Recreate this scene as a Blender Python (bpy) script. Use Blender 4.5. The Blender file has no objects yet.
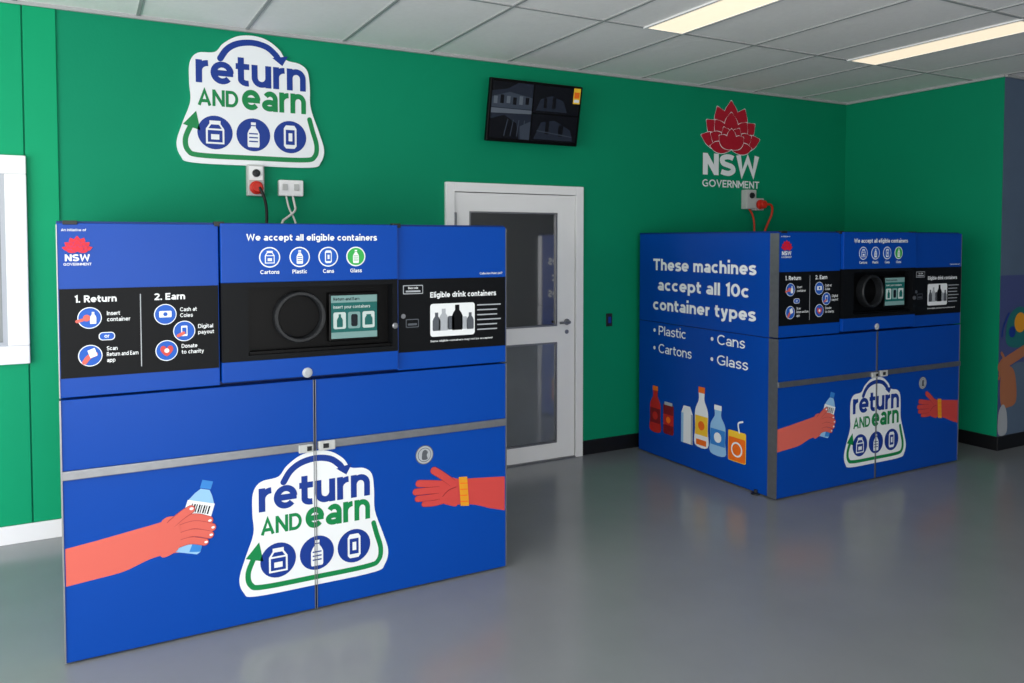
import bpy, bmesh, math
from mathutils import Vector, Matrix
from mathutils.geometry import tessellate_polygon

scene = bpy.context.scene
COL = scene.collection
try:
    scene.view_settings.view_transform = 'Standard'
    scene.view_settings.look = 'None'
except Exception:
    pass

# ------------------------------------------------------------------ materials
def lin(c):
    r = []
    for v in c:
        v /= 255.0
        r.append(v/12.92 if v <= 0.04045 else ((v+0.055)/1.055)**2.4)
    return (r[0], r[1], r[2], 1.0)

MATS = {}
def mat(name, rgb, rough=0.5, metal=0.0, noise=0.0, nscale=6.0, bump=0.0, bscale=60.0, spec=0.35, emit=0.0, coat=0.0, coat_ior=1.5):
    if name in MATS:
        return MATS[name]
    m = bpy.data.materials.new(name); m.use_nodes = True
    nt = m.node_tree; b = nt.nodes['Principled BSDF']
    c = lin(rgb)
    b.inputs['Base Color'].default_value = c
    b.inputs['Roughness'].default_value = rough
    b.inputs['Metallic'].default_value = metal
    b.inputs['Specular IOR Level'].default_value = spec
    b.inputs['Coat Weight'].default_value = coat
    b.inputs['Coat IOR'].default_value = coat_ior
    b.inputs['Coat Roughness'].default_value = 0.04
    tc = nt.nodes.new('ShaderNodeTexCoord')
    if noise > 0:
        n = nt.nodes.new('ShaderNodeTexNoise'); n.inputs['Scale'].default_value = nscale
        n.inputs['Detail'].default_value = 5
        nt.links.new(tc.outputs['Object'], n.inputs['Vector'])
        r = nt.nodes.new('ShaderNodeValToRGB')
        r.color_ramp.elements[0].position = 0.3; r.color_ramp.elements[1].position = 0.7
        r.color_ramp.elements[0].color = tuple(v*(1-noise) for v in c[:3])+(1,)
        r.color_ramp.elements[1].color = tuple(min(1, v*(1+noise)) for v in c[:3])+(1,)
        nt.links.new(n.outputs['Fac'], r.inputs['Fac'])
        nt.links.new(r.outputs['Color'], b.inputs['Base Color'])
    if bump > 0:
        n2 = nt.nodes.new('ShaderNodeTexNoise'); n2.inputs['Scale'].default_value = bscale
        nt.links.new(tc.outputs['Object'], n2.inputs['Vector'])
        bp = nt.nodes.new('ShaderNodeBump'); bp.inputs['Strength'].default_value = bump
        bp.inputs['Distance'].default_value = 0.01
        nt.links.new(n2.outputs['Fac'], bp.inputs['Height'])
        nt.links.new(bp.outputs['Normal'], b.inputs['Normal'])
    if emit > 0:
        b.inputs['Emission Color'].default_value = c
        b.inputs['Emission Strength'].default_value = emit
    MATS[name] = m
    return m

GREEN  = mat('wall_green_paint', (0,130,93), 0.6, noise=0.03, nscale=1.5, bump=0.06, bscale=90, spec=0.15)
GREEN2 = mat('panel_green_paint', (0,148,100), 0.55, noise=0.03, nscale=1.5, spec=0.15)
SLATE  = mat('slate_paint', (84,102,124), 0.6, noise=0.04)
CEIL   = mat('ceiling_tile', (242,242,240), 0.9, noise=0.02, nscale=40, bump=0.2, bscale=220, spec=0.1)
TBAR   = mat('ceiling_grid_bar', (160,163,163), 0.6)
FLOORM = mat('floor_vinyl', (130,133,135), 0.22, noise=0.035, nscale=3, bump=0.012, bscale=20, spec=0.5)
WHITEP = mat('white_paint', (228,229,229), 0.4, noise=0.01)
BLACKB = mat('black_skirting', (14,15,18), 0.4, noise=0.05)
BLUE   = mat('machine_blue', (0,64,156), 0.36, noise=0.02, nscale=2, spec=0.2)
BLUED  = mat('machine_body_blue', (0,40,108), 0.45)
BLACK  = mat('panel_black', (12,14,17), 0.45, noise=0.05, spec=0.12)
DEEP   = mat('deep_black', (3,3,4), 0.4, spec=0.15)
STEEL  = mat('brushed_steel', (140,142,146), 0.38, metal=0.85, noise=0.06, nscale=30)
DKGREY = mat('dark_grey_plastic', (28,30,33), 0.45)
WHITE  = mat('print_white', (226,230,232), 0.45)
NAVY   = mat('print_navy', (8,50,135), 0.45)
IBLUE  = mat('print_icon_blue', (6,82,180), 0.45)
LGREEN = mat('print_green', (0,124,66), 0.45)
BGREEN = mat('print_bright_green', (50,165,75), 0.45)
RED    = mat('print_red', (205,20,45), 0.45)
CRIM   = mat('print_crimson', (170,18,42), 0.45)
SKIN1  = mat('print_skin_coral', (208,96,84), 0.5)
SKIN1D = mat('print_skin_coral_dark', (160,60,60), 0.5)
SKIN2  = mat('print_skin_red', (196,66,62), 0.5)
SKIN2D = mat('print_skin_red_dark', (138,36,42), 0.5)
GOLD   = mat('print_gold', (220,148,30), 0.5)
LBLUE  = mat('print_light_blue', (140,186,224), 0.45)
MBLUE  = mat('print_mid_blue', (50,125,200), 0.45)
GREY   = mat('print_grey', (165,170,176), 0.45)
DGREY  = mat('print_dark_grey', (80,85,92), 0.45)
ORANGE = mat('print_orange', (228,105,25), 0.45)
REDB   = mat('print_red_bottle', (180,32,32), 0.45)
DRED   = mat('print_dark_red', (120,15,30), 0.45)
YELLOW = mat('print_yellow', (234,188,50), 0.45)
SCRG   = mat('screen_teal', (20,84,80), 0.2, emit=0.22)
SCRL   = mat('screen_light_teal', (105,138,136), 0.2, emit=0.2)
SCRW   = mat('screen_white', (170,185,182), 0.2, emit=0.2)
SCRD   = mat('screen_dark', (12,20,26), 0.15, emit=0.1)
CAMG   = mat('cctv_grey', (30,36,48), 0.2, emit=0.12)
CAMM   = mat('cctv_mid', (52,60,72), 0.2, emit=0.12)
CAML   = mat('cctv_light', (84,92,102), 0.2, emit=0.12)
CAMD   = mat('cctv_dark', (8,10,17), 0.2, emit=0.1)
GLASSD = mat('dark_door_glass', (7,8,10), 0.1, spec=0.6, coat=1.0, coat_ior=2.3)
GLASSL = mat('frosted_lower_glass', (88,93,98), 0.2, spec=0.6, noise=0.12, nscale=2, coat=1.0, coat_ior=2.3)
WINPANE= mat('window_pane', (105,112,114), 0.08, noise=0.25, nscale=1.5)
LAMP   = mat('lamp_diffuser', (255,236,208), 0.5, emit=0.85)
PLGREY = mat('outlet_grey', (180,182,180), 0.45)
PLRED  = mat('plug_red', (195,40,25), 0.4)
CABB   = mat('cable_black', (12,12,14), 0.5)
CABW   = mat('cable_white', (205,205,200), 0.5)
CABO   = mat('cable_orange', (190,55,25), 0.5)
PURPLE = mat('mural_purple', (66,76,124), 0.6)
TAN    = mat('mural_tan', (166,104,72), 0.6)
TEAL   = mat('mural_teal', (26,104,104), 0.6)

# ------------------------------------------------------------------ geometry helpers
def empty(name, loc=(0,0,0)):
    e = bpy.data.objects.new(name, None); e.location = loc
    e.empty_display_size = 0.2
    COL.objects.link(e); return e

def obj_from_bm(name, bm, mats, parent=None, smooth=False):
    me = bpy.data.meshes.new(name); bm.to_mesh(me); bm.free()
    for m in (mats if isinstance(mats, (list, tuple)) else [mats]):
        me.materials.append(m)
    if smooth:
        for p in me.polygons: p.use_smooth = True
    o = bpy.data.objects.new(name, me); COL.objects.link(o)
    if parent: o.parent = parent
    return o

def bm_box(bm, x0,x1,y0,y1,z0,z1, bevel=0.0, mi=0):
    tmp = bmesh.new()
    bmesh.ops.create_cube(tmp, size=1.0)
    for v in tmp.verts:
        v.co = Vector(((x0+x1)/2+v.co.x*(x1-x0), (y0+y1)/2+v.co.y*(y1-y0), (z0+z1)/2+v.co.z*(z1-z0)))
    if bevel > 0:
        bmesh.ops.bevel(tmp, geom=list(tmp.edges), offset=bevel, segments=2, affect='EDGES', profile=0.6)
    for f in tmp.faces: f.material_index = mi
    me = bpy.data.meshes.new('tmp'); tmp.to_mesh(me); tmp.free()
    bm.from_mesh(me); bpy.data.meshes.remove(me)

def boxes(name, lst, mats, parent=None, bevel=0.0):
    bm = bmesh.new()
    for b in lst:
        bm_box(bm, *b[:6], bevel=bevel, mi=(b[6] if len(b) > 6 else 0))
    return obj_from_bm(name, bm, mats, parent)

def lathe(name, prof, center, axis, mats, parent=None, seg=40, closed=False):
    bm = bmesh.new(); rings = []
    for r, h in prof:
        ring = []
        for i in range(seg):
            a = 2*math.pi*i/seg
            if axis == 'Y': co = Vector((center[0]+r*math.cos(a), center[1]-h, center[2]+r*math.sin(a)))
            else: co = Vector((center[0]+r*math.cos(a), center[1]+r*math.sin(a), center[2]+h))
            ring.append(bm.verts.new(co))
        rings.append(ring)
    n = len(rings)
    for k in range(n if closed else n-1):
        A, B = rings[k], rings[(k+1) % n]
        for i in range(seg):
            j = (i+1) % seg
            bm.faces.new((A[i], A[j], B[j], B[i]))
    if not closed:
        bm.faces.new(rings[0]); bm.faces.new(rings[-1])
    bmesh.ops.recalc_face_normals(bm, faces=bm.faces)
    return obj_from_bm(name, bm, mats, parent)

def tube(name, pts, r, m, parent=None):
    cu = bpy.data.curves.new(name, 'CURVE'); cu.dimensions = '3D'
    cu.bevel_depth = r; cu.bevel_resolution = 3; cu.resolution_u = 8
    sp = cu.splines.new('NURBS'); sp.points.add(len(pts)-1)
    for p, q in zip(sp.points, pts): p.co = (q[0], q[1], q[2], 1)
    sp.use_endpoint_u = True; sp.order_u = 3
    cu.materials.append(m)
    o = bpy.data.objects.new(name, cu); COL.objects.link(o)
    if parent: o.parent = parent
    return o

def catmull(pts, n=6, closed=True):
    out = []; N = len(pts)
    rng = range(N) if closed else range(N-1)
    for i in rng:
        if closed: p0, p1, p2, p3 = pts[i-1], pts[i], pts[(i+1) % N], pts[(i+2) % N]
        else: p0, p1, p2, p3 = pts[max(i-1,0)], pts[i], pts[i+1], pts[min(i+2,N-1)]
        for k in range(n):
            t = k/n
            out.append(tuple(0.5*((2*p1[j])+(-p0[j]+p2[j])*t+(2*p0[j]-5*p1[j]+4*p2[j]-p3[j])*t*t+(-p0[j]+3*p1[j]-3*p2[j]+p3[j])*t**3) for j in (0,1)))
    if not closed: out.append(tuple(pts[-1]))
    return out

def rrect(x0,x1,z0,z1,r,n=5):
    out = []
    for cx, cz, a0 in ((x1-r,z1-r,0),(x0+r,z1-r,90),(x0+r,z0+r,180),(x1-r,z0+r,270)):
        for i in range(n+1):
            a = math.radians(a0+90*i/n); out.append((cx+r*math.cos(a), cz+r*math.sin(a)))
    return out

def ribbon(P, w, closed=False):
    h = w/2; L = []; R = []; n = len(P)
    for i, p in enumerate(P):
        if closed: a, b = P[(i-1) % n], P[(i+1) % n]
        else: a, b = P[max(i-1,0)], P[min(i+1,n-1)]
        d1 = (p[0]-a[0], p[1]-a[1]); d2 = (b[0]-p[0], b[1]-p[1])
        l1 = math.hypot(*d1); l2 = math.hypot(*d2)
        if l1 < 1e-9: d1, l1 = d2, l2
        if l2 < 1e-9: d2, l2 = d1, l1
        l1 = l1 or 1; l2 = l2 or 1
        n1 = (-d1[1]/l1, d1[0]/l1); n2 = (-d2[1]/l2, d2[0]/l2)
        m = (n1[0]+n2[0], n1[1]+n2[1]); ml = math.hypot(*m) or 1
        m = (m[0]/ml, m[1]/ml)
        k = min(1/max(m[0]*n1[0]+m[1]*n1[1], .35), 2.0)
        L.append((p[0]+m[0]*h*k, p[1]+m[1]*h*k)); R.append((p[0]-m[0]*h*k, p[1]-m[1]*h*k))
    return L, R

# ------------------------------------------------------------------ monoline geometric lettering
def arc(cx, cz, rx, rz, a0, a1, n=16):
    return [(cx+rx*math.cos(math.radians(a0+(a1-a0)*i/n)), cz+rz*math.sin(math.radians(a0+(a1-a0)*i/n))) for i in range(n+1)]
XH = .73
def glyph(c, w):
    """strokes (list of centre lines) and advance width; cap height = 1"""
    h = w/2; X = XH; t = X-h
    def bowl(cx=.35, rx=.35): return arc(cx, X/2, rx-h, X/2-h, 0, 360, 28)
    if c == 'o': return [bowl()], .70
    if c == 'e': return [arc(.35,X/2,.35-h,X/2-h,0,318,26), [(h,X/2-.01),(.70-h*.2,X/2-.01)]], .70
    if c == 'c': return [arc(.35,X/2,.35-h,X/2-h,48,312,24)], .63
    if c == 'a': return [arc(.32,X-.29,.29-h,.29-h,150,0,12)+[(.61-h,0)], arc(.295,.215,.295-h,.215-h,0,360,24)], .61
    if c == 'd': return [bowl(), [(.70-h,0),(.70-h,1)]], .70
    if c == 'b': return [bowl(), [(h,0),(h,1)]], .70
    if c == 'p': return [bowl(), [(h,-.24),(h,X)]], .70
    if c == 'g': return [bowl(), [(.70-h,X),(.70-h,0)]+arc(.36,.0,.34-h,.26-h,0,-140,12)], .70
    if c == 'n': return [[(h,0),(h,X)], arc(.31,X-.32,.31-h,.32-h,170,0,14)+[(.62-h,0)]], .62
    if c == 'h': return [[(h,0),(h,1)], arc(.31,X-.32,.31-h,.32-h,170,0,14)+[(.62-h,0)]], .62
    if c == 'm': return [[(h,0),(h,X)], arc(.28,X-.30,.28-h,.30-h,170,0,14)+[(.56-h,0)], arc(.28+.56-w,X-.30,.28-h,.30-h,170,0,14)+[(1.12-w-h,0)]], 1.12-w
    if c == 'u': return [[(.62-h,0),(.62-h,X)], arc(.31,.32,.31-h,.32-h,350,180,14)+[(h,X)]], .62
    if c == 'r': return [[(h,0),(h,X)], arc(.36,X-.34,.36-h,.34-h,178,88,8)], .38
    if c == 't': return [[(.16,.93),(.16,.22)]+arc(.16+.19,.22,.19,.22-h,180,285,8), [(0,t),(.42,t)]], .43
    if c == 'i': return [[(h,0),(h,X)], [(h,1-w*.62),(h,1+w*.45)]], w
    if c == 'l': return [[(h,0),(h,1)]], w
    if c == 'f': return [[(.16,0),(.16,.74)]+arc(.16+.19,.74,.19,.27-h,180,75,8), [(0,t),(.40,t)]], .42
    if c == 's': 
        p = [(.52,X-.16),(.40,t+.01),(.26,t+.01),(.10,X-.17),(.13,X/2+.07),(.30,X/2),(.48,X/2-.08),(.50,.17),(.36,h-.01),(.20,h-.01),(.05,.14)]
        return [catmull(p,5,False)], .56
    if c == 'k': return [[(h,0),(h,1)], [(h,.24),(.58,X)], [(.22,.36),(.60,0)]], .60
    if c == 'v': return [[(h,X),(.32,h*.6),(.64-h,X)]], .64
    if c == 'w': return [[(h,X),(.25,h*.6),(.47,X-h),(.69,h*.6),(.94-h,X)]], .94
    if c == 'y': return [[(h,X),(.32,.06)], [(.64-h,X),(.30,-.12),(.20,-.19),(.08,-.17)]], .64
    if c == 'x': return [[(h,X),(.6-h,0)], [(h,0),(.6-h,X)]], .6
    if c == 'T': return [[(.37,0),(.37,1)], [(0,1-h),(.74,1-h)]], .74
    if c == 'I': return [[(h,0),(h,1)]], w
    if c == 'E': return [[(.62,1-h),(h,1-h),(h,h),(.62,h)], [(h,.5),(.56,.5)]], .64
    if c == 'P': return [[(h,0),(h,1)], [(h,1-h),(.36,1-h)]+arc(.36,.68,.32-h,.32-h,90,-90,12)+[(h,.36+h)]], .68
    if c == 'R': return [[(h,0),(h,1)], [(h,1-h),(.36,1-h)]+arc(.36,.69,.32-h,.31-h,90,-90,12)+[(h,.38+h)], [(.36,.42),(.66,0)]], .70
    if c == 'D': return [[(h,h),(h,1-h),(.36,1-h)]+arc(.36,.5,.44-h,.5-h,90,-90,16)+[(h,h)]], .80
    if c == 'C': return [arc(.48,.5,.48-h,.5-h,44,316,26)], .86
    if c == 'G': return [arc(.48,.5,.48-h,.5-h,46,318,26)+[(.88-h,.18),(.88-h,.46)], [(.50,.46),(.88,.46)]], .90
    if c == 'O': return [arc(.5,.5,.5-h,.5-h,0,360,32)], 1.0
    if c == 'S':
        p = [(.66,.82),(.50,1-h),(.30,1-h),(.11,.78),(.16,.58),(.38,.50),(.60,.42),(.66,.24),(.48,h),(.28,h),(.06,.18)]
        return [catmull(p,5,False)], .74
    if c == 'N': return [[(h,0),(h,1)], [(h,.94),(.78-h,.06)], [(.78-h,0),(.78-h,1)]], .78
    if c == 'M': return [[(h,0),(h,1)], [(h,.93),(.45,.32),(.90-h,.93)], [(.90-h,0),(.90-h,1)]], .90
    if c == 'A': return [[(h,0),(.43,1-h),(.86-h,0)], [(.2,.28),(.66,.28)]], .86
    if c == 'V': return [[(h,1),(.42,h),(.84-h,1)]], .84
    if c == 'W': return [[(h,1),(.31,h*.9),(.60,1-h*1.2),(.89,h*.9),(1.20-h,1)]], 1.20
    if c == 'B': return [[(h,h),(h,1-h),(.40,1-h)]+arc(.40,.75,.22-h*.6,.25-h,90,-90,10)+[(h,.5)], [(.40,.5)]+arc(.42,.27,.26-h*.6,.27-h,90,-90,10)+[(h,h)]], .70
    if c == '1': return [[(.06,.80),(.27,.94),(.27,0)]], .36
    if c == '0': return [arc(.37,.5,.37-h,.5-h,0,360,28)], .74
    if c == '2': return [arc(.33,.68,.31-h*.6,.32-h,160,-30,14)+[(h*1.4,h)], [(0.03,h),(.66,h)]], .68
    if c == '4': return [[(.50,0),(.50,.96),(.06,.27),(.70,.27)]], .70
    if c == '7': return [[(0,1-h),(.60,1-h),(.22,0)]], .64
    if c == '.': return [[(h,0),(h,w*1.05)]], w
    if c == '/': return [[(0,-.05),(.4,1.05)]], .4
    return [], .30

def text_strokes(t, w, gap=.085):
    x = 0; out = []
    for i, c in enumerate(t):
        st, adv = glyph(c, w)
        for s_ in st:
            closed = math.hypot(s_[0][0]-s_[-1][0], s_[0][1]-s_[-1][1]) < 1e-6
            P = s_[:-1] if closed else s_
            L, R = ribbon(P, w, closed)
            if closed: L.append(L[0]); R.append(R[0])
            out.append(([(p[0]+x, p[1]) for p in L], [(p[0]+x, p[1]) for p in R]))
        x += adv + (gap if c != ' ' else .06)
    return out, x-gap

class Board:
    """flat printed graphics, collected in one mesh on a real surface"""
    def __init__(s, fn, eps=0.0007):
        s.fn = fn; s.eps = eps; s.v = []; s.f = []; s.m = []; s.mats = []
    def mi(s, m):
        if m not in s.mats: s.mats.append(m)
        return s.mats.index(m)
    def poly(s, pts, m, layer=1):
        tris = tessellate_polygon([[Vector((p[0], p[1], 0)) for p in pts]])
        b = len(s.v)
        s.v += [s.fn(p[0], p[1], layer*s.eps) for p in pts]
        for t in tris:
            s.f.append(tuple(b+i for i in t)); s.m.append(s.mi(m))
    def rect(s, x0,x1,z0,z1,m,layer=1): s.poly([(x0,z0),(x1,z0),(x1,z1),(x0,z1)], m, layer)
    def rr(s, x0,x1,z0,z1,r,m,layer=1): s.poly(rrect(x0,x1,z0,z1,r), m, layer)
    def disc(s, cx,cz,r,m,layer=1,n=32,rz=None):
        rz = rz or r
        s.poly([(cx+r*math.cos(2*math.pi*i/n), cz+rz*math.sin(2*math.pi*i/n)) for i in range(n)], m, layer)
    def strip(s, L, R, m, layer):
        b = len(s.v); n = len(L)
        s.v += [s.fn(q[0],q[1],layer*s.eps) for q in L+R]
        for i in range(n-1):
            s.f.append((b+i,b+i+1,b+n+i+1,b+n+i)); s.m.append(s.mi(m))
    def stroke(s, pts, w, m, layer=1, smooth=True, caps=True):
        P = catmull(pts, 8, False) if smooth and len(pts) > 2 else list(pts)
        L, R = ribbon(P, w)
        s.strip(L, R, m, layer)
        if caps:
            s.disc(P[0][0],P[0][1],w/2*0.999,m,layer+0.05,14); s.disc(P[-1][0],P[-1][1],w/2*0.999,m,layer+0.05,14)
    def text(s, t, x, z, h, m, w=None, layer=2, bold=.16, align='L', gap=.085):
        rb, tw = text_strokes(t, bold, gap)
        sy = h; sx = sy if w is None else w/tw
        W = tw*sx
        ox = x if align == 'L' else (x-W/2 if align == 'C' else x-W)
        for i, (L, R) in enumerate(rb):
            s.strip([(ox+p[0]*sx, z+p[1]*sy) for p in L], [(ox+p[0]*sx, z+p[1]*sy) for p in R], m, layer+.06*(i % 5))
    def make(s, name, parent=None):
        me = bpy.data.meshes.new(name)
        me.from_pydata([tuple(v) for v in s.v], [], s.f)
        for m in s.mats: me.materials.append(m)
        me.polygons.foreach_set('material_index', s.m)
        me.update()
        o = bpy.data.objects.new(name, me); COL.objects.link(o)
        if parent: o.parent = parent
        return o

def icon(B, kind, cx, cz, s, m, layer, inner=None):
    def T(p, k=1.0): return [(cx+x*s*k, cz+z*s*k) for x, z in p]
    if kind == 'carton':
        p = [(-.40,-.52),(.40,-.52),(.40,.16),(.24,.40),(.24,.54),(-.24,.54),(-.24,.40),(-.40,.16)]
        B.poly(T(p), m, layer)
        if inner:
            B.poly(T([(-.32,-.44),(.32,-.44),(.32,.10),(-.32,.10)]), inner, layer+1)
            B.poly(T([(-.29,.18),(.29,.18),(.17,.36),(-.17,.36)]), inner, layer+1)
            B.rect(cx-.18*s,cx+.18*s,cz-.32*s,cz-.08*s, m, layer+2)
    elif kind == 'bottle':
        p = [(-.24,-.58),(.24,-.58),(.27,-.5),(.27,.05),(.21,.2),(.11,.34),(.11,.58),(-.11,.58),(-.11,.34),(-.21,.2),(-.27,.05),(-.27,-.5)]
        B.poly(T(p), m, layer)
        if inner:
            for a,b in ((.02,.08),(-.16,-.10),(-.34,-.28)):
                B.rect(cx-.2*s,cx+.2*s,cz+a*s,cz+b*s,inner,layer+1)
            B.rect(cx-.11*s,cx+.11*s,cz+.40*s,cz+.45*s,inner,layer+1)
    else:
        p = [(-.2,-.55),(.2,-.55),(.3,-.43),(.3,.40),(.2,.55),(-.2,.55),(-.3,.40),(-.3,-.43)]
        B.poly(T(p), m, layer)
        if inner:
            B.poly(T([(-.21,-.37),(.21,-.37),(.21,.34),(-.21,.34)]), inner, layer+1)
            B.rect(cx-.08*s,cx+.10*s,cz-.2*s,cz+.18*s, m, layer+2)

SIL = [(.5,1),(.60,.98),(.685,.915),(.735,.84),(.83,.82),(.885,.765),(.90,.64),(.905,.48),(.96,.30),(1.0,.15),(.975,.045),(.90,0),
       (.5,-.005),(.10,0),(.025,.045),(0,.15),(.04,.30),(.09,.46),(.085,.60),(.09,.75),(.14,.825),(.25,.845),(.305,.915),(.395,.98)]
def logo(B, x0, z0, w, h, L=1, base=True):
    def P(p): return (x0+p[0]*w, z0+p[1]*h)
    if base: B.poly(catmull([P(p) for p in SIL], 5), WHITE, L)
    arch = [(.285,.80),(.33,.875),(.40,.925),(.5,.945),(.595,.925),(.655,.875),(.675,.845)]
    B.stroke([P(p) for p in arch], .042*w, NAVY, L+1)
    B.poly([P(p) for p in ((.635,.845),(.745,.87),(.705,.79))], NAVY, L+1.5)
    loop = [(.895,.385),(.915,.30),(.945,.18),(.93,.09),(.85,.058),(.5,.055),(.15,.058),(.07,.09),(.055,.18),(.095,.29)]
    B.stroke([P(p) for p in loop], .034*w, LGREEN, L+1)
    B.poly([P(p) for p in ((.04,.285),(.15,.245),(.125,.39))], LGREEN, L+2)
    B.text('return', x0+.125*w, z0+.605*h, .235*h, NAVY, w=.745*w, layer=L+2, bold=.19, gap=.06)
    B.text('AND', x0+.135*w, z0+.435*h, .125*h, LGREEN, w=.265*w, layer=L+2, bold=.19, gap=.06)
    B.text('earn', x0+.425*w, z0+.425*h, .215*h, LGREEN, w=.445*w, layer=L+2, bold=.19, gap=.06)
    for cx, k in ((.245,'carton'),(.5,'bottle'),(.755,'can')):
        B.disc(x0+cx*w, z0+.235*h, .115*w, NAVY, L+2)
        icon(B, k, x0+cx*w, z0+.235*h, .150*w, WHITE, L+3, NAVY)

def petal(B, cx, cz, ang, L, W, m, layer, out=0.0, om=None):
    def shp(L, W, off=0):
        pts = [(0,-off),(W*.36,L*.25),(W*.5,L*.52),(W*.40,L*.78),(W*.16,L*.93),(0,L+off),(-W*.16,L*.93),(-W*.40,L*.78),(-W*.5,L*.52),(-W*.36,L*.25)]
        a = math.radians(ang); c, s = math.cos(a), math.sin(a)
        return [(cx+x*c+z*s, cz-x*s+z*c) for x, z in pts]
    if out: B.poly(catmull(shp(L, W+2*out, out), 3), om, layer)
    B.poly(catmull(shp(L, W), 3), m, layer+0.5)

def waratah(B, cx, cz, w, h, m, om, L=1):
    o = .014*h
    tiers = [((-24,.95,.44),(24,.95,.44),(0,1.0,.44)),
             ((-50,.90,.40),(50,.90,.40)),
             ((-73,.88,.33),(73,.88,.33)),
             ((-37,.74,.36),(37,.74,.36),(0,.76,.40)),
             ((-62,.66,.32),(62,.66,.32)),
             ((-86,.60,.24),(86,.60,.24)),
             ((-26,.50,.30),(26,.50,.30)),
             ((-52,.44,.26),(52,.44,.26),(0,.42,.26))]
    ly = L
    for t in tiers:
        for a, l, ww in t:
            stretch = 1 + (w/(2*h*.86)-1)*abs(math.sin(math.radians(a)))
            petal(B, cx, cz, a, l*h*stretch, ww*h, m, ly, o, om)
            ly += .12
        ly += .8

# ------------------------------------------------------------------ ROOM
ZC = 2.94; YB = 5.05; XR = 6.30
boxes('floor', [(-3.2,9.2,-3.2,5.3,-0.1,0)], FLOORM)
boxes('wall_back', [(-3.0,2.27,YB,YB+.14,0,ZC),(2.27,3.285,YB,YB+.14,2.0,ZC),(3.285,XR+.14,YB,YB+.14,0,ZC)], GREEN)
boxes('wall_right', [(XR,XR+.14,3.74,YB,0,ZC)], GREEN)
boxes('wall_column', [(XR,9.0,3.60,3.74,0,ZC)], SLATE)
boxes('trim_corner', [(XR-.004,XR,3.60,3.74,0,ZC)], GREEN)
boxes('wall_far_right', [(9.0,9.14,-3.0,3.74,0,ZC)], SLATE)
boxes('wall_left', [(-3.14,-3.0,-3.0,-2.4,0,ZC),(-3.14,-3.0,-2.4,4.2,0,.25),(-3.14,-3.0,-2.4,4.2,2.65,ZC),(-3.14,-3.0,4.2,YB+.14,0,ZC)], WHITEP)
boxes('wall_front', [(-3.0,-2.6,-3.14,-3.0,0,ZC),(-2.6,5.0,-3.14,-3.0,2.6,ZC),(5.0,9.0,-3.14,-3.0,0,ZC)], WHITEP)
boxes('wall_backing', [(2.1,3.45,YB+.145,YB+.2,0,2.3)], DKGREY)
boxes('ceiling', [(-3.14,9.14,-3.14,YB+.14,ZC,ZC+.1)], CEIL)
bars = []
x = 0.3-0.6*5
while x < 9.0:
    bars.append((x-.010,x+.010,-3.0,YB-.01,ZC-.006,ZC+.002)); x += 0.6
y = 3.85-1.2*5
while y < YB:
    bars.append((-3.0,XR-.01 if y > 3.6 else 8.99,y-.010,y+.010,ZC-.0055,ZC+.002)); y += 1.2
boxes('trim_ceiling_grid', bars, TBAR)
boxes('trim_ceiling_edge', [(-3.0,XR,YB-.02,YB,ZC-.02,ZC),(XR-.02,XR,3.6,YB-.02,ZC-.02,ZC),(XR,9.0,3.58,3.6,ZC-.02,ZC)], TBAR)
boxes('wall_cladding', [(-3.0,-.595,YB-.012,YB,.1,ZC-.02),(-.588,-.432,YB-.012,YB,.1,ZC-.02),(-.425,-.272,YB-.012,YB,.1,ZC-.02),(-.265,-.11,YB-.012,YB,.1,ZC-.02)], GREEN2, bevel=.003)
boxes('baseboard_left', [(-3.0,0.6,YB-.024,YB-.012,0,.1)], WHITEP, bevel=.003)
boxes('baseboard_back', [(3.36,XR,YB-.014,YB,0,.11),(0.6,2.2,YB-.014,YB,0,.11)], BLACKB, bevel=.003)
boxes('baseboard_right', [(XR-.014,XR,3.586,YB-.014,0,.11),(XR,9.0,3.586,3.60,0,.11)], BLACKB, bevel=.003)

# ------------------------------------------------------------------ ceiling lights
for (lx0, ly0) in ((2.99,2.65),(4.80,2.65)):
    e = empty('ceiling_light', (lx0, ly0, ZC))
    boxes('rim', [(0,.30,-.0,.02,-.012,-.002),(0,.30,1.18,1.2,-.012,-.002),(0,.018,.02,1.18,-.012,-.002),(.282,.30,.02,1.18,-.012,-.002)], WHITEP, e)
    boxes('diffuser', [(.018,.282,.02,1.18,-.009,-.003)], LAMP, e)

# ------------------------------------------------------------------ DOOR
d = empty('door_1', (0,0,0))
fy0, fy1 = YB-.03, YB+.10
boxes('frame', [(2.21,2.275,fy0,fy1,0,2.06),(3.28,3.345,fy0,fy1,0,2.06),(2.275,3.28,fy0,fy1,1.995,2.06)], WHITEP, d, bevel=.004)
ly0, ly1 = YB-.012, YB+.03
leaf = [(2.28,2.393,ly0,ly1,.012,1.99),(3.12,3.275,ly0,ly1,.012,1.99),
        (2.393,3.12,ly0,ly1,1.86,1.99),(2.393,3.12,ly0,ly1,.892,1.012),(2.393,3.12,ly0,ly1,.012,.13)]
boxes('leaf', leaf, WHITEP, d)
bead = []
for z0, z1 in ((1.012,1.86),(.13,.892)):
    bead += [(2.393,2.405,ly0-.004,ly0+.01,z0,z1),(3.108,3.12,ly0-.004,ly0+.01,z0,z1),(2.405,3.108,ly0-.004,ly0+.01,z0,z0+.012),(2.405,3.108,ly0-.004,ly0+.01,z1-.012,z1)]
boxes('glazing_bead', bead, STEEL, d)
boxes('upper_glass', [(2.395,3.118,ly0+.012,ly0+.018,1.014,1.858)], GLASSD, d)
boxes('lower_glass', [(2.395,3.118,ly0+.012,ly0+.018,.132,.890)], GLASSL, d)
lathe('handle_rose', [(.024,0),(.024,.008),(.012,.012),(.012,.045)], (3.205,ly0,1.04), 'Y', STEEL, d)
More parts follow.
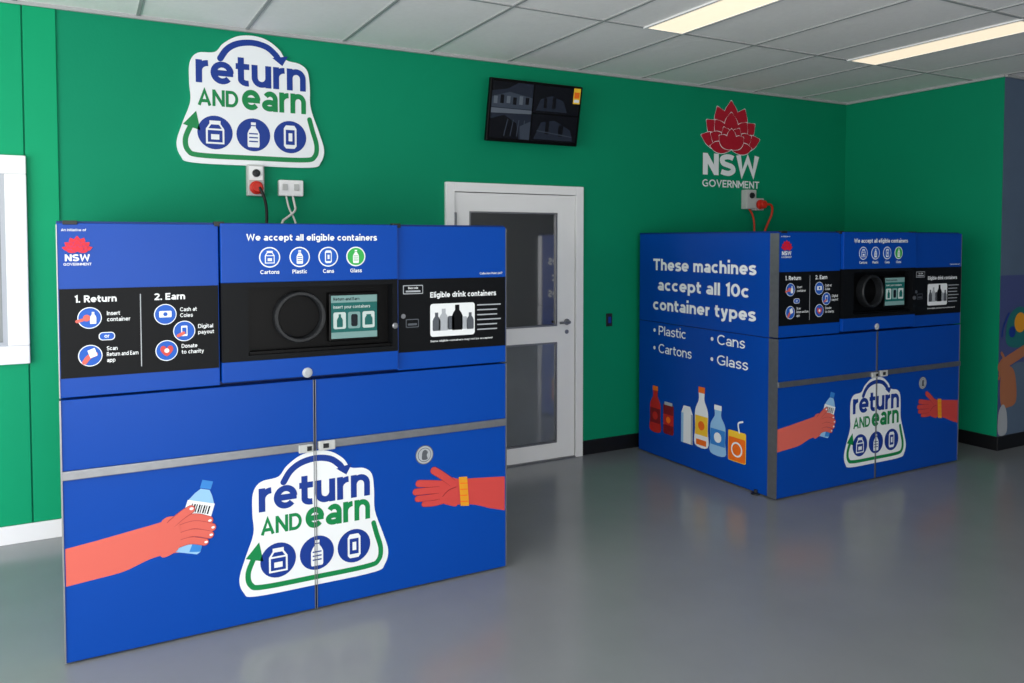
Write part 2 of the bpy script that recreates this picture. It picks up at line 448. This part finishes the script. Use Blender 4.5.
tube('handle_lever', [(3.205,ly0-.045,1.04),(3.17,ly0-.05,1.04),(3.12,ly0-.045,1.038)], .009, STEEL, d)
lathe('keyhole', [(.016,0),(.016,.006)], (3.205,ly0,.965), 'Y', STEEL, d)
boxes('hinge_set', [(2.268,2.288,ly0-.022,ly0,z,z+.1) for z in (.25,1.0,1.75)], STEEL, d, bevel=.003)
boxes('threshold', [(2.275,3.28,YB-.03,YB+.1,0,.01)], STEEL, d)

# ------------------------------------------------------------------ window at left of the wall
w = empty('window_1', (0,0,0))
boxes('frame', [(-1.30,-.262,YB-.045,YB-.012,2.01,2.11),(-1.30,-.262,YB-.045,YB-.012,.985,1.085),(-.362,-.262,YB-.045,YB-.012,1.085,2.01),(-1.30,-1.20,YB-.045,YB-.012,1.085,2.01)], WHITEP, w, bevel=.006)
boxes('inner_frame', [(-.385,-.362,YB-.036,YB-.012,1.085,2.01),(-1.2,-.385,YB-.036,YB-.012,1.085,1.105),(-1.2,-.385,YB-.036,YB-.012,1.99,2.01)], GREY, w)
boxes('pane', [(-1.2,-.385,YB-.022,YB-.014,1.105,1.99)], WINPANE, w)

# ------------------------------------------------------------------ wall signs
def wallfn(yoff):
    return lambda x, z, e: Vector((x, YB-yoff-e, z))
s = empty('recycling_logo_sign', (0,0,0))
sx0, sz0, sw, sh = .495, 2.115, .87, .785
pts = catmull([(sx0+p[0]*sw, sz0+p[1]*sh) for p in SIL], 5)
bm = bmesh.new()
fr = [bm.verts.new((p[0], YB-.02, p[1])) for p in pts]; bk = [bm.verts.new((p[0], YB-.001, p[1])) for p in pts]
for i in range(len(pts)):
    j = (i+1) % len(pts); bm.faces.new((fr[i], fr[j], bk[j], bk[i]))
for t in tessellate_polygon([[Vector((p[0],p[1],0)) for p in pts]]):
    try: bm.faces.new([fr[i] for i in t])
    except Exception: pass
bmesh.ops.recalc_face_normals(bm, faces=bm.faces)
obj_from_bm('board', bm, WHITE, s)
B = Board(wallfn(.02)); logo(B, sx0, sz0, sw, sh, 0, base=False); B.make('print', s)

s = empty('flower_emblem_sign', (0,0,0))
B = Board(wallfn(.0), eps=.0009)
waratah(B, 4.86, 2.43, .68, .41, CRIM, WHITE, 1)
B.text('NSW', 4.55, 2.205, .18, WHITE, w=.64, layer=2, bold=.24, gap=.07)
B.text('GOVERNMENT', 4.545, 2.105, .062, WHITE, w=.65, layer=2, bold=.17)
B.make('print', s)

# ------------------------------------------------------------------ monitor
mo = empty('wall_mounted_monitor', (2.84, 4.90, 2.56))
mo.rotation_euler = (math.radians(11), 0, 0)
boxes('casing', [(-.375,.375,-.02,.012,-.215,.215)], DEEP, mo, bevel=.006)
boxes('rear_housing', [(-.25,.25,.012,.05,-.14,.14)], DKGREY, mo, bevel=.01)
B = Board(lambda x, z, e: Vector((x, -.0202-e, z)), eps=.0004)
B.rect(-.36,.36,-.195,.20,DEEP,1)
B.rect(-.355,-.035,-.19,.195,CAMG,2)
B.poly([(-.355,.02),(-.355,.09),(-.22,.13),(-.035,.10),(-.035,.02)], CAMM, 3)
B.poly([(-.355,.195),(-.355,.13),(-.24,.15),(-.16,.195)], CAMD, 3)
for i in range(6): B.rect(-.34+.05*i,-.312+.05*i,.045+.004*(i%3),.095+.006*((i*2)%3),CAMD if i%2 else CAML,4)
B.poly([(-.355,-.02),(-.035,-.01),(-.035,.015),(-.355,.015)], CAML, 4)
B.poly([(-.355,-.19),(-.355,-.06),(-.25,-.03),(-.15,-.08),(-.12,-.19)], CAMD, 4)
B.poly([(-.11,-.19),(-.12,-.10),(-.035,-.06),(-.035,-.19)], CAMM, 4)
for i in range(4): B.stroke([(-.24+.05*i,-.17),(-.22+.045*i,-.06)], .006, CAMM, 5)
B.rect(-.025,.355,.005,.195,CAMD,2); B.rect(-.025,.355,-.19,-.005,CAMD,2)
B.poly([(.0,.02),(.03,.10),(.12,.13),(.22,.10),(.26,.02)], CAMG, 3); B.rect(.06,.085,.04,.11,CAMD,4); B.rect(.13,.16,.04,.12,CAMD,4)
B.poly([(.0,-.18),(.05,-.06),(.16,-.04),(.30,-.10),(.33,-.18)], CAMG, 3); B.rect(.09,.12,-.14,-.05,CAMD,4); B.rect(.20,.24,-.15,-.07,CAMD,4)
B.stroke([(.02,-.12),(.32,-.15)], .006, CAMM, 5)
B.rect(.300,.358,.09,.20,YELLOW,6); B.rect(.307,.351,.13,.172,ORANGE,7); B.rect(.307,.351,.10,.12,WHITE,7)
B.make('screen_image', mo)
boxes('wall_bracket', [(-.1,.1,.05,.09,-.08,.08)], DKGREY, mo)
boxes('bracket_plate', [(-.08,.08,.085,.125,-.05,.05)], DKGREY, mo)

# ------------------------------------------------------------------ outlets, cables, switch
o = empty('power_outlet', (0,0,0))
boxes('enclosure', [(.885,.985,YB-.06,YB,1.925,2.115)], PLGREY, o, bevel=.008)
boxes('cover', [(.895,.975,YB-.068,YB-.06,2.02,2.105)], WHITEP, o, bevel=.003)
lathe('rotary_switch', [(.024,0),(.022,.012),(.010,.014),(.010,.026)], (.935,YB-.068,2.063), 'Y', DKGREY, o)
lathe('socket_collar', [(.040,0),(.040,.02),(.032,.024),(.032,.05),(.026,.056)], (.935,YB-.06,1.975), 'Y', PLRED, o)
tube('cable', [(.945,YB-.11,1.975),(.965,YB-.13,1.93),(.985,YB-.12,1.85),(.985,YB-.11,1.76),(.985,YB-.10,1.3)], .009, CABB, o)
o = empty('junction_box', (0,0,0))
boxes('enclosure', [(1.075,1.225,YB-.05,YB,1.93,2.03)], WHITEP, o, bevel=.008)
boxes('rocker_switch', [(1.095,1.125,YB-.058,YB-.05,1.965,2.005),(1.165,1.195,YB-.058,YB-.05,1.965,2.005)], PLGREY, o, bevel=.003)
tube('cable', [(1.16,YB-.04,1.93),(1.165,YB-.06,1.88),(1.17,YB-.08,1.84),(1.12,YB-.09,1.80),(1.06,YB-.10,1.76),(1.03,YB-.10,1.3)], .007, CABW, o)
tube('cable_2', [(1.12,YB-.04,1.93),(1.125,YB-.06,1.86),(1.16,YB-.08,1.79),(1.18,YB-.09,1.7),(1.18,YB-.09,1.3)], .006, CABW, o)
o = empty('power_outlet.001', (0,0,0))
boxes('enclosure', [(4.985,5.095,YB-.07,YB,1.925,2.09)], PLGREY, o, bevel=.008)
lathe('rotary_switch', [(.026,0),(.024,.012),(.010,.014),(.010,.026)], (5.04,YB-.07,2.04), 'Y', DKGREY, o)
lathe('socket_collar', [(.042,0),(.042,.02),(.034,.024),(.034,.055),(.026,.06)], (5.15,YB-.055,1.965), 'Y', PLRED, o)
boxes('socket_base', [(5.10,5.20,YB-.055,YB,1.915,2.02)], PLGREY, o, bevel=.006)
tube('cable', [(5.16,YB-.11,1.96),(5.22,YB-.12,1.98),(5.26,YB-.1,1.90),(5.22,YB-.08,1.80),(5.20,YB-.05,1.70),(5.2,YB-.04,1.3)], .010, CABO, o)
tube('cable_2', [(5.04,YB-.04,1.925),(5.08,YB-.05,1.88),(5.10,YB-.05,1.75),(5.10,YB-.04,1.3)], .008, CABO, o)
o = empty('light_switch', (0,0,0))
boxes('plate', [(3.575,3.63,YB-.010,YB,.985,1.085)], DKGREY, o, bevel=.003)
boxes('rocker', [(3.59,3.615,YB-.016,YB-.010,1.01,1.06)], NAVY, o, bevel=.002)

# ------------------------------------------------------------------ mural on the column
B = Board(lambda x, z, e: Vector((x, 3.60-e, z)), eps=.001)
B.rect(XR+.001,8.9,.115,1.38,PURPLE,1)
B.poly(catmull([(6.42,.12),(6.36,.45),(6.42,.62),(6.6,.68),(6.9,.6),(7.0,.3),(6.95,.12)]), SLATE, 2)
B.stroke([(6.33,.66),(6.42,.70),(6.55,.74),(6.8,.82)], .09, TAN, 4)
for i,(a,b) in enumerate(((.62,.60),(.655,.63),(.69,.665),(.72,.70))):
    B.stroke([(6.36,a),(6.325,a-.02),(6.305+.006*i,a-.05)], .024, TAN, 4.2)
B.stroke([(6.38,.71),(6.35,.75),(6.33,.77)], .026, TAN, 4.4)
B.poly(catmull([(6.34,.36),(6.33,.58),(6.42,.66),(6.52,.6),(6.55,.38),(6.45,.33)]), TAN, 3)
B.poly(catmull([(6.40,.84),(6.40,1.0),(6.48,1.1),(6.62,1.12),(6.75,1.0),(6.72,.86),(6.56,.8)]), TEAL, 3)
B.disc(6.58,1.0,.08,GOLD,4); B.disc(6.47,.93,.045,NAVY,5)
B.stroke([(6.33,.9),(6.35,.98),(6.42,1.08)], .018, NAVY, 5)
B.poly(catmull([(6.31,.13),(6.31,.3),(6.37,.36),(6.42,.28),(6.42,.13)]), GREY, 5)
B.make('wall_mural')

# ------------------------------------------------------------------ REVERSE VENDING MACHINE
W, D, H = 1.935, 1.41, 1.727
def hand_arm_left(B):
    arm = [(.006,.460),(.12,.474),(.245,.492),(.34,.506),(.40,.520),(.45,.525),(.49,.49),(.48,.41),(.43,.372),(.37,.372),(.30,.362),(.21,.332),(.12,.322),(.006,.312)]
    B.poly([arm[0]]+catmull(arm[1:-1], 5, False)+[arm[-1]], SKIN1, 1)
    ax, az = .438, .362; bx, bz = .528, .655
    dx, dz = bx-ax, bz-az; L = math.hypot(dx, dz); ux, uz = dx/L, dz/L; nx, nz = uz, -ux
    def Q(a, o): return (ax+ux*a*L+nx*o, az+uz*a*L+nz*o)
    body = [Q(0,-.045),Q(0,.045),Q(.04,.056),Q(.35,.05),(Q(.5,.057)),Q(.68,.055),Q(.80,.035),Q(.87,.018),Q(.87,-.018),Q(.80,-.035),Q(.68,-.055),Q(.5,-.057),Q(.35,-.05),Q(.04,-.056)]
    B.poly(body, LBLUE, 2)
    B.poly([Q(.02,.012),Q(.04,.056),Q(.35,.05),Q(.5,.057),Q(.68,.055),Q(.66,.02),Q(.3,.018)], MBLUE, 3)
    B.poly([Q(.88,-.022),Q(.88,.022),Q(.99,.022),Q(.99,-.022)], MBLUE, 3)
    B.poly([Q(.42,-.055),Q(.42,.055),Q(.70,.055),Q(.70,-.055)], WHITE, 4)
    for i in range(8):
        o = -.034+i*.0098
        B.poly([Q(.55,o),Q(.55,o+.004+.002*(i % 2)),Q(.66,o+.004+.002*(i % 2)),Q(.66,o)], BLACK, 5)
    B.poly([Q(.46,-.04),Q(.46,.04),Q(.50,.04),Q(.50,-.04)], DGREY, 5)
    F = [((.40,.492),(.470,.505),(.528,.484)), ((.395,.462),(.470,.476),(.540,.453)),
         ((.395,.431),(.465,.443),(.532,.423)), ((.395,.402),(.455,.412),(.512,.396))]
    for i, f in enumerate(F):
        wd = .033-.002*i
        B.stroke(f, wd+.004, SKIN1D, 6+i*.6)
        B.stroke(f, wd, SKIN1, 6.3+i*.6)
        tx, tz = f[2]
        B.disc(tx+.005, tz-.001, .007, WHITE, 6.55+i*.6, 12, .005)
    B.poly(catmull([(.345,.506),(.40,.522),(.418,.47),(.415,.40),(.39,.372),(.34,.372)],5), SKIN1, 9.5)
    B.stroke([(.385,.495),(.425,.524),(.458,.542)], .037, SKIN1D, 9.8)
    B.stroke([(.375,.485),(.425,.524),(.458,.542)], .032, SKIN1, 10.2)
    B.disc(.462,.545,.008,WHITE,10.4,12,.006)

def hand_arm_right(B):
    arm = [(1.929,.468),(1.83,.478),(1.74,.486),(1.68,.492),(1.62,.505),(1.575,.49),(1.56,.45),(1.575,.40),(1.62,.372),(1.68,.366),(1.76,.352),(1.84,.322),(1.929,.296)]
    B.poly([arm[0]]+catmull(arm[1:-1], 5, False)+[arm[-1]], SKIN2, 1)
    F = [((1.60,.478),(1.53,.490),(1.468,.500)), ((1.60,.452),(1.52,.458),(1.452,.462)),
         ((1.60,.425),(1.53,.424),(1.462,.428)), ((1.61,.400),(1.55,.394),(1.495,.398))]
    for i, f in enumerate(F):
        wd = .032-.002*i
        B.stroke(f, wd+.004, SKIN2D, 2+i*.5)
        B.stroke(f, wd, SKIN2, 2.3+i*.5)
    B.poly(catmull([(1.66,.492),(1.60,.50),(1.572,.47),(1.575,.41),(1.61,.378),(1.67,.368)],5), SKIN2, 4.5)
    B.stroke([(1.640,.480),(1.590,.520),(1.545,.552)], .038, SKIN2D, 4.8)
    B.stroke([(1.645,.475),(1.590,.520),(1.545,.552)], .034, SKIN2, 5.2)
    B.stroke([(1.66,.455),(1.62,.445),(1.59,.42)], .004, SKIN2D, 5.4)
    B.poly([(1.675,.502),(1.720,.498),(1.730,.352),(1.685,.358)], GOLD, 6)
    for z in (.38,.41,.44,.47): B.stroke([(1.682,z),(1.722,z-.004)], .005, ORANGE, 7, caps=False)
    B.disc(1.497,.634,.046,DGREY,1); B.disc(1.497,.634,.042,GREY,2)
    B.disc(1.497,.634,.034,DGREY,3); B.disc(1.497,.634,.031,GREY,4)
    B.poly(catmull([(1.485,.612),(1.512,.612),(1.508,.632),(1.514,.645),(1.502,.658),(1.488,.652),(1.484,.636)],3), DGREY, 5)

def ring_icon(B, x, z, r, kind, fill=IBLUE):
    B.disc(x, z, r, WHITE, 1); B.disc(x, z, r*.88, fill, 2)
    icon(B, kind, x, z, r*1.15, WHITE, 3, fill)

def machine(name, loc, scale, side_print=False):
    e = empty(name, loc); e.scale = scale
    z0 = .010
    boxes('body', [(0.004,W-.004,.07,D,z0,H-.012)], BLUED, e, bevel=.004)
    boxes('side_panel', [(0,.004,.07,D-.002,z0,1.036),(0,.004,.07,D-.002,1.044,H-.004),
                         (W-.004,W,.07,D-.002,z0,1.036),(W-.004,W,.07,D-.002,1.044,H-.004)], BLUE, e)
    boxes('top_cover', [(-.002,W+.002,.02,D,H-.012,H)], BLUED, e, bevel=.003)
    boxes('feet', [(x, x+.06, y, y+.06, 0, z0) for x in (.03, W/2-.03, W-.09) for y in (.06, D-.12)], DKGREY, e)
    if side_print:
        lathe('levelling_foot', [(.03,0),(.03,.008),(.012,.012),(.012,.03)], (-.012,.16,0), 'Z', DKGREY, e)
    S1, S2, SM = .586, 1.362, .975
    g = .004
    boxes('lower_door_left', [(0,SM-g,0,.068,z0,1.038)], BLUE, e, bevel=.003)
    boxes('lower_door_right', [(SM+g,W,0,.068,z0,1.038)], BLUE, e, bevel=.003)
    boxes('upper_door_left', [(0,S1-g,0,.068,1.047,H-.008)], BLUE, e, bevel=.003)
    boxes('upper_door_right', [(S2+g,W,0,.068,1.047,H-.008)], BLUE, e, bevel=.003)
    yc = -.022
    boxes('centre_door', [(S1+.002,S2-.002,yc,.068,1.475,H-.004),(S1+.002,S2-.002,yc,.068,1.058,1.143)], BLUE, e, bevel=.003)
    nx0, nx1, nz0, nz1 = .695, 1.335, 1.166, 1.452
    boxes('centre_fascia', [(S1+.002,nx0,yc+.002,.068,1.143,1.475),(nx1,S2-.002,yc+.002,.068,1.143,1.475),
                            (nx0,nx1,yc+.002,.068,nz1,1.475),(nx0,nx1,yc+.002,.068,1.143,nz0)], BLACK, e)
    boxes('recess_back', [(nx0,nx1,.045,.068,nz0,nz1)], DEEP, e)
    boxes('recess_lip', [(nx0,nx1,.0,.045,nz0,nz0+.012),(nx0,nx0+.008,.0,.045,nz0,nz1)], DEEP, e)
    lathe('intake_ring', [(.094,0),(.112,0),(.112,.05),(.108,.056),(.098,.056),(.094,.05)], (.918,.045,1.318), 'Y', DKGREY, e, closed=True)
    lathe('intake_throat', [(.094,.001),(.092,.003)], (.918,.045,1.318), 'Y', DEEP, e)
    boxes('touch_screen', [(1.045,1.275,.002,.044,1.200,1.418)], DEEP, e, bevel=.006)
    B = Board(lambda x, z, ee: Vector((x+.009, .0018-ee, z+.006)))
    B.rect(1.045,1.258,1.207,1.400,SCRG,1)
    B.rect(1.045,1.258,1.368,1.400,SCRL,2); B.text('Return and Earn',1.055,1.378,.013,SCRD,w=.12,layer=3)
    B.text('Insert your containers',1.055,1.342,.014,SCRW,w=.17,layer=3)
    B.rr(1.055,1.112,1.25,1.325,.008,SCRW,2); B.rr(1.122,1.179,1.25,1.325,.008,SCRL,2); B.rr(1.189,1.246,1.25,1.325,.008,SCRW,2)
    icon(B,'bottle',1.084,1.287,.05,SCRG,3); icon(B,'can',1.151,1.287,.05,SCRD,3); icon(B,'carton',1.218,1.287,.045,SCRG,3)
    B.rect(1.045,1.258,1.207,1.235,SCRL,2)
    B.make('screen_image', e)
    lathe('lock', [(.014,0),(.014,.006),(.009,.008)], (1.346,yc+.002,1.26), 'Y', STEEL, e, seg=20)
    lathe('door_stud', [(.022,0),(.022,.004),(.012,.008)], (.94,yc,1.075), 'Y', GREY, e, seg=24)
    boxes('info_panel_left', [(.004,S1-.008,-.003,.0,1.122,1.466)], BLACK, e)
    boxes('info_panel_right', [(S2+.008,W-.004,-.003,.0,1.130,1.472)], BLACK, e)
    boxes('edge_trim', [(-.004,.002,-.004,.07,z0,1.038),(W-.002,W+.004,-.004,.07,z0,1.038),
                        (-.003,.001,-.002,.07,1.047,H-.014),(W-.001,W+.003,-.002,.07,1.047,H-.014),
                        (SM-.006,SM-.003,-.005,.0,z0,1.038),(SM+.003,SM+.006,-.005,.0,z0,1.038)], STEEL, e)
    boxes('pull_rail', [(.0,SM-.01,-.014,0,.728,.764),(SM+.01,W,-.014,0,.728,.764)], STEEL, e, bevel=.003)
    boxes('latch', [(SM-.075,SM-.012,-.026,-.014,.722,.758),(SM+.012,SM+.085,-.030,-.014,.724,.766)], PLGREY, e, bevel=.004)
    boxes('latch_slot', [(SM-.04,SM-.02,-.029,-.026,.73,.75),(SM+.03,SM+.055,-.033,-.030,.735,.755)], DKGREY, e)
    boxes('hinges', [(S1-.02,S1+.02,-.006,.03,H-.016,H+.004),(S2-.02,S2+.02,-.006,.03,H-.016,H+.004),(.02,.07,-.004,.03,H-.014,H+.002)], DKGREY, e, bevel=.002)

    B = Board(lambda x, z, ee: Vector((x, yc-ee, z)))
    B.text('We accept all eligible containers', .975, 1.652, .028, WHITE, w=.57, align='C', bold=.20)
    for x, k, t, c in ((.785,'carton','Cartons',IBLUE),(.912,'bottle','Plastic',IBLUE),(1.037,'can','Cans',IBLUE),(1.162,'bottle','Glass',BGREEN)):
        ring_icon(B, x, 1.581, .044, k, c)
        B.text(t, x, 1.510, .017, WHITE, align='C', bold=.18)
    B.make('print_centre', e)
    B = Board(lambda x, z, ee: Vector((x, -.0032-ee, z)))
    B.text('1. Return', .055, 1.413, .027, WHITE, w=.145, bold=.20)
    B.text('2. Earn', .335, 1.413, .027, WHITE, w=.115, bold=.20)
    B.rect(.283,.2865,1.15,1.44,GREY,1)
    def bub(x, z, r=.042):
        B.disc(x, z, r, WHITE, 1); B.disc(x, z, r*.92, IBLUE, 2)
    bub(.105,1.352); B.disc(.095,1.352,.013,SKIN1,3); icon(B,'bottle',.117,1.352,.04,WHITE,3); B.stroke([(.08,1.345),(.062,1.34)],.012,SKIN1,3)
    bub(.105,1.205); B.stroke([(.085,1.18),(.10,1.20),(.122,1.21)],.018,SKIN1,3); B.poly([(.105,1.195),(.13,1.205),(.12,1.235),(.095,1.225)],WHITE,4)
    B.rr(.135,.192,1.262,1.294,.014,WHITE,1); B.rr(.138,.189,1.265,1.291,.012,IBLUE,2); B.text('or',.1635,1.272,.015,WHITE,align='C',layer=3)
    B.text('Insert', .165,1.360,.016,WHITE,w=.046); B.text('container', .165,1.336,.016,WHITE,w=.082)
    for i, (t, ww) in enumerate((('Scan',.038),('Return and Earn',.112),('app',.03))): B.text(t, .162,1.222-.023*i,.016,WHITE,w=ww)
    bub(.375,1.354); B.rr(.352,.398,1.342,1.368,.004,WHITE,3); B.disc(.375,1.355,.008,IBLUE,4)
    bub(.445,1.283); B.rr(.433,.457,1.262,1.305,.004,WHITE,3); B.rect(.437,.453,1.27,1.297,IBLUE,4); B.stroke([(.422,1.265),(.442,1.275)],.013,SKIN1,5)
    bub(.378,1.207)
    B.poly(catmull([(.378,1.184),(.355,1.207),(.358,1.224),(.370,1.226),(.378,1.217),(.386,1.226),(.398,1.224),(.401,1.207)],3), SKIN2, 3)
    B.disc(.378,1.207,.009,WHITE,4)
    for (x, z, a) in ((.430,1.372,(('Cash at',.064),('Coles',.048))),(.498,1.300,(('Digital',.058),('payout',.062))),(.434,1.222,(('Donate',.060),('to charity',.085)))):
        for i, (t, ww) in enumerate(a): B.text(t, x, z-.024*i-.008, .016, WHITE, w=ww)
    B.make('print_info_left', e)
    B = Board(lambda x, z, ee: Vector((x, -.0002-ee, z)))
    B.text('An initiative of', .015, 1.688, .010, WHITE, bold=.14)
    waratah(B, .068, 1.610, .105, .060, RED, BLUE, 1)
    B.text('NSW', .068, 1.573, .026, WHITE, w=.085, layer=2, align='C', bold=.22)
    B.text('GOVERNMENT', .068, 1.556, .010, WHITE, w=.095, layer=2, align='C')
    B.text('Collection Point 24/7', 1.915, 1.487, .010, WHITE, align='R')
    B.make('print_upper', e)
    B = Board(lambda x, z, ee: Vector((x, -.0032-ee, z)))
    B.rr(1.392,1.492,1.402,1.444,.004,GREY,1); B.rr(1.396,1.488,1.406,1.440,.003,BLACK,2)
    B.text('Barcode', 1.442,1.426,.010,WHITE,align='C',layer=3); B.rect(1.405,1.478,1.411,1.419,GREY,3)
    B.text('Eligible drink containers', 1.528, 1.382, .026, WHITE, w=.35, bold=.20)
    B.rr(1.528,1.762,1.195,1.352,.014,WHITE,1)
    for x, k, s_, c in ((1.560,'bottle',.075,DGREY),(1.597,'bottle',.09,GREY),(1.635,'can',.06,DGREY),(1.668,'bottle',.105,BLACK),(1.705,'can',.055,GREY),(1.737,'bottle',.07,DGREY)):
        icon(B, k, x, 1.225+s_*.55, s_, c, 2)
    for i in range(6): B.rect(1.775,1.775+(.11 if i % 3 else .13),1.335-.024*i,1.341-.024*i,GREY,1)
    B.text('Some eligible containers may not be accepted', 1.528, 1.170, .009, WHITE, w=.33)
    B.rr(1.405,1.470,1.245,1.285,.005,DGREY,1); B.rr(1.409,1.466,1.249,1.281,.004,BLACK,2); B.rr(1.415,1.46,1.255,1.265,.003,DGREY,3)
    lathe('lock_right', [(.011,0),(.011,.005)], (1.392,-.003,1.30), 'Y', STEEL, e, seg=16)
    B.make('print_info_right', e)
    B = Board(lambda x, z, ee: Vector((x, -.0002-ee, z)), eps=.0004)
    hand_arm_left(B); hand_arm_right(B)
    logo(B, .648, .120, .665, .60, 3)
    B.make('print_lower', e)
    if side_print:
        B = Board(lambda x, z, ee: Vector((-.0002-ee, D-x, z)))
        B.text('These machines', .17, 1.440, .088, WHITE, w=1.05, bold=.20)
        B.text('accept all 10c', .225, 1.287, .088, WHITE, w=.94, bold=.20)
        B.text('container types', .17, 1.135, .088, WHITE, w=1.05, bold=.20)
        for t, x, z, wd in (('Plastic',.24,.945,.31),('Cartons',.24,.808,.37),('Cans',.87,.945,.26),('Glass',.87,.803,.29)):
            B.disc(x-.05, z+.032, .014, WHITE, 2, 16)
            B.text(t, x, z, .070, WHITE, w=wd, bold=.13)
        def bottle(cx, zb, zt, w2, c, cap, label=None, lc=None):
            h = zt-zb
            B.poly(catmull([(cx-w2,zb+.01),(cx+w2,zb+.01),(cx+w2,zb+h*.3),(cx+w2,zb+h*.6),(cx+w2*.45,zb+h*.78),(cx+w2*.4,zb+h*.92),(cx-w2*.4,zb+h*.92),(cx-w2*.45,zb+h*.78),(cx-w2,zb+h*.6),(cx-w2,zb+h*.3)],4), c, 2)
            B.rect(cx-w2*.5,cx+w2*.5,zb+h*.9,zt,cap,3)
            if label:
                B.rect(cx-w2*.98,cx+w2*.98,zb+h*.2,zb+h*.52,label,3)
                B.disc(cx,zb+h*.36,w2*.5,lc,4)
        bottle(.205,.185,.545,.062,REDB,ORANGE,DRED,REDB)
        B.rr(.30,.42,.20,.43,.02,DRED,2); B.rect(.315,.405,.42,.445,GREY,3); B.rect(.302,.418,.27,.35,REDB,3); B.disc(.36,.31,.025,ORANGE,4)
        B.poly([(.505,.18),(.63,.18),(.63,.40),(.60,.455),(.53,.455),(.505,.40)], WHITE, 2); B.rect(.61,.63,.18,.40,GREY,3); B.poly([(.505,.18),(.53,.18),(.53,.40),(.505,.40)], LBLUE, 3)
        bottle(.72,.185,.62,.066,WHITE,ORANGE,YELLOW,ORANGE); B.rect(.668,.772,.2,.24,ORANGE,4)
        bottle(.885,.165,.52,.072,LBLUE,WHITE,MBLUE,WHITE)
        B.rr(.985,1.15,.165,.375,.012,YELLOW,2); B.rr(.99,1.145,.17,.33,.01,ORANGE,3); B.disc(1.067,.25,.052,WHITE,4); B.disc(1.067,.25,.04,ORANGE,5); B.stroke([(1.09,.37),(1.08,.43),(1.12,.45)],.012,WHITE,4)
        B.make('print_side', e)
    return e

machine('reverse_vending_machine', (-.087, 3.470, 0), (1,1,1))
machine('reverse_vending_machine.001', (3.84, 3.560, 0), (.975,1,.992), True)

# ------------------------------------------------------------------ LIGHT
def area(name, loc, rot, sx, sy, power, color):
    l = bpy.data.lights.new(name, 'AREA'); l.shape = 'RECTANGLE'; l.size = sx; l.size_y = sy
    l.energy = power; l.color = color
    o = bpy.data.objects.new(name, l); o.location = loc; o.rotation_euler = rot; COL.objects.link(o); return o
area('window_daylight_left', (-2.98,1.0,1.45), (math.radians(97),0,math.radians(-90)), 6.0, 2.2, 270, (1.0,.99,.97))
area('window_daylight_front', (-0.6,-2.9,1.3), (math.radians(105),0,0), 4.2, 2.2, 180, (1.0,.99,.96))
wd = bpy.data.worlds.new('world'); scene.world = wd; wd.use_nodes = True
bg = wd.node_tree.nodes['Background']; bg.inputs['Color'].default_value = (.92,.95,1.0,1); bg.inputs['Strength'].default_value = 0.75

# ------------------------------------------------------------------ CAMERA
cam = bpy.data.cameras.new('camera'); co = bpy.data.objects.new('camera', cam); COL.objects.link(co)
cam.sensor_width = 36; cam.sensor_fit = 'HORIZONTAL'; cam.lens = 36*790/1024
cam.shift_y = -70.5/1024
co.location = (0,0,1.65)
co.rotation_euler = (math.radians(90-2.17), 0, math.radians(-28.5))
scene.camera = co
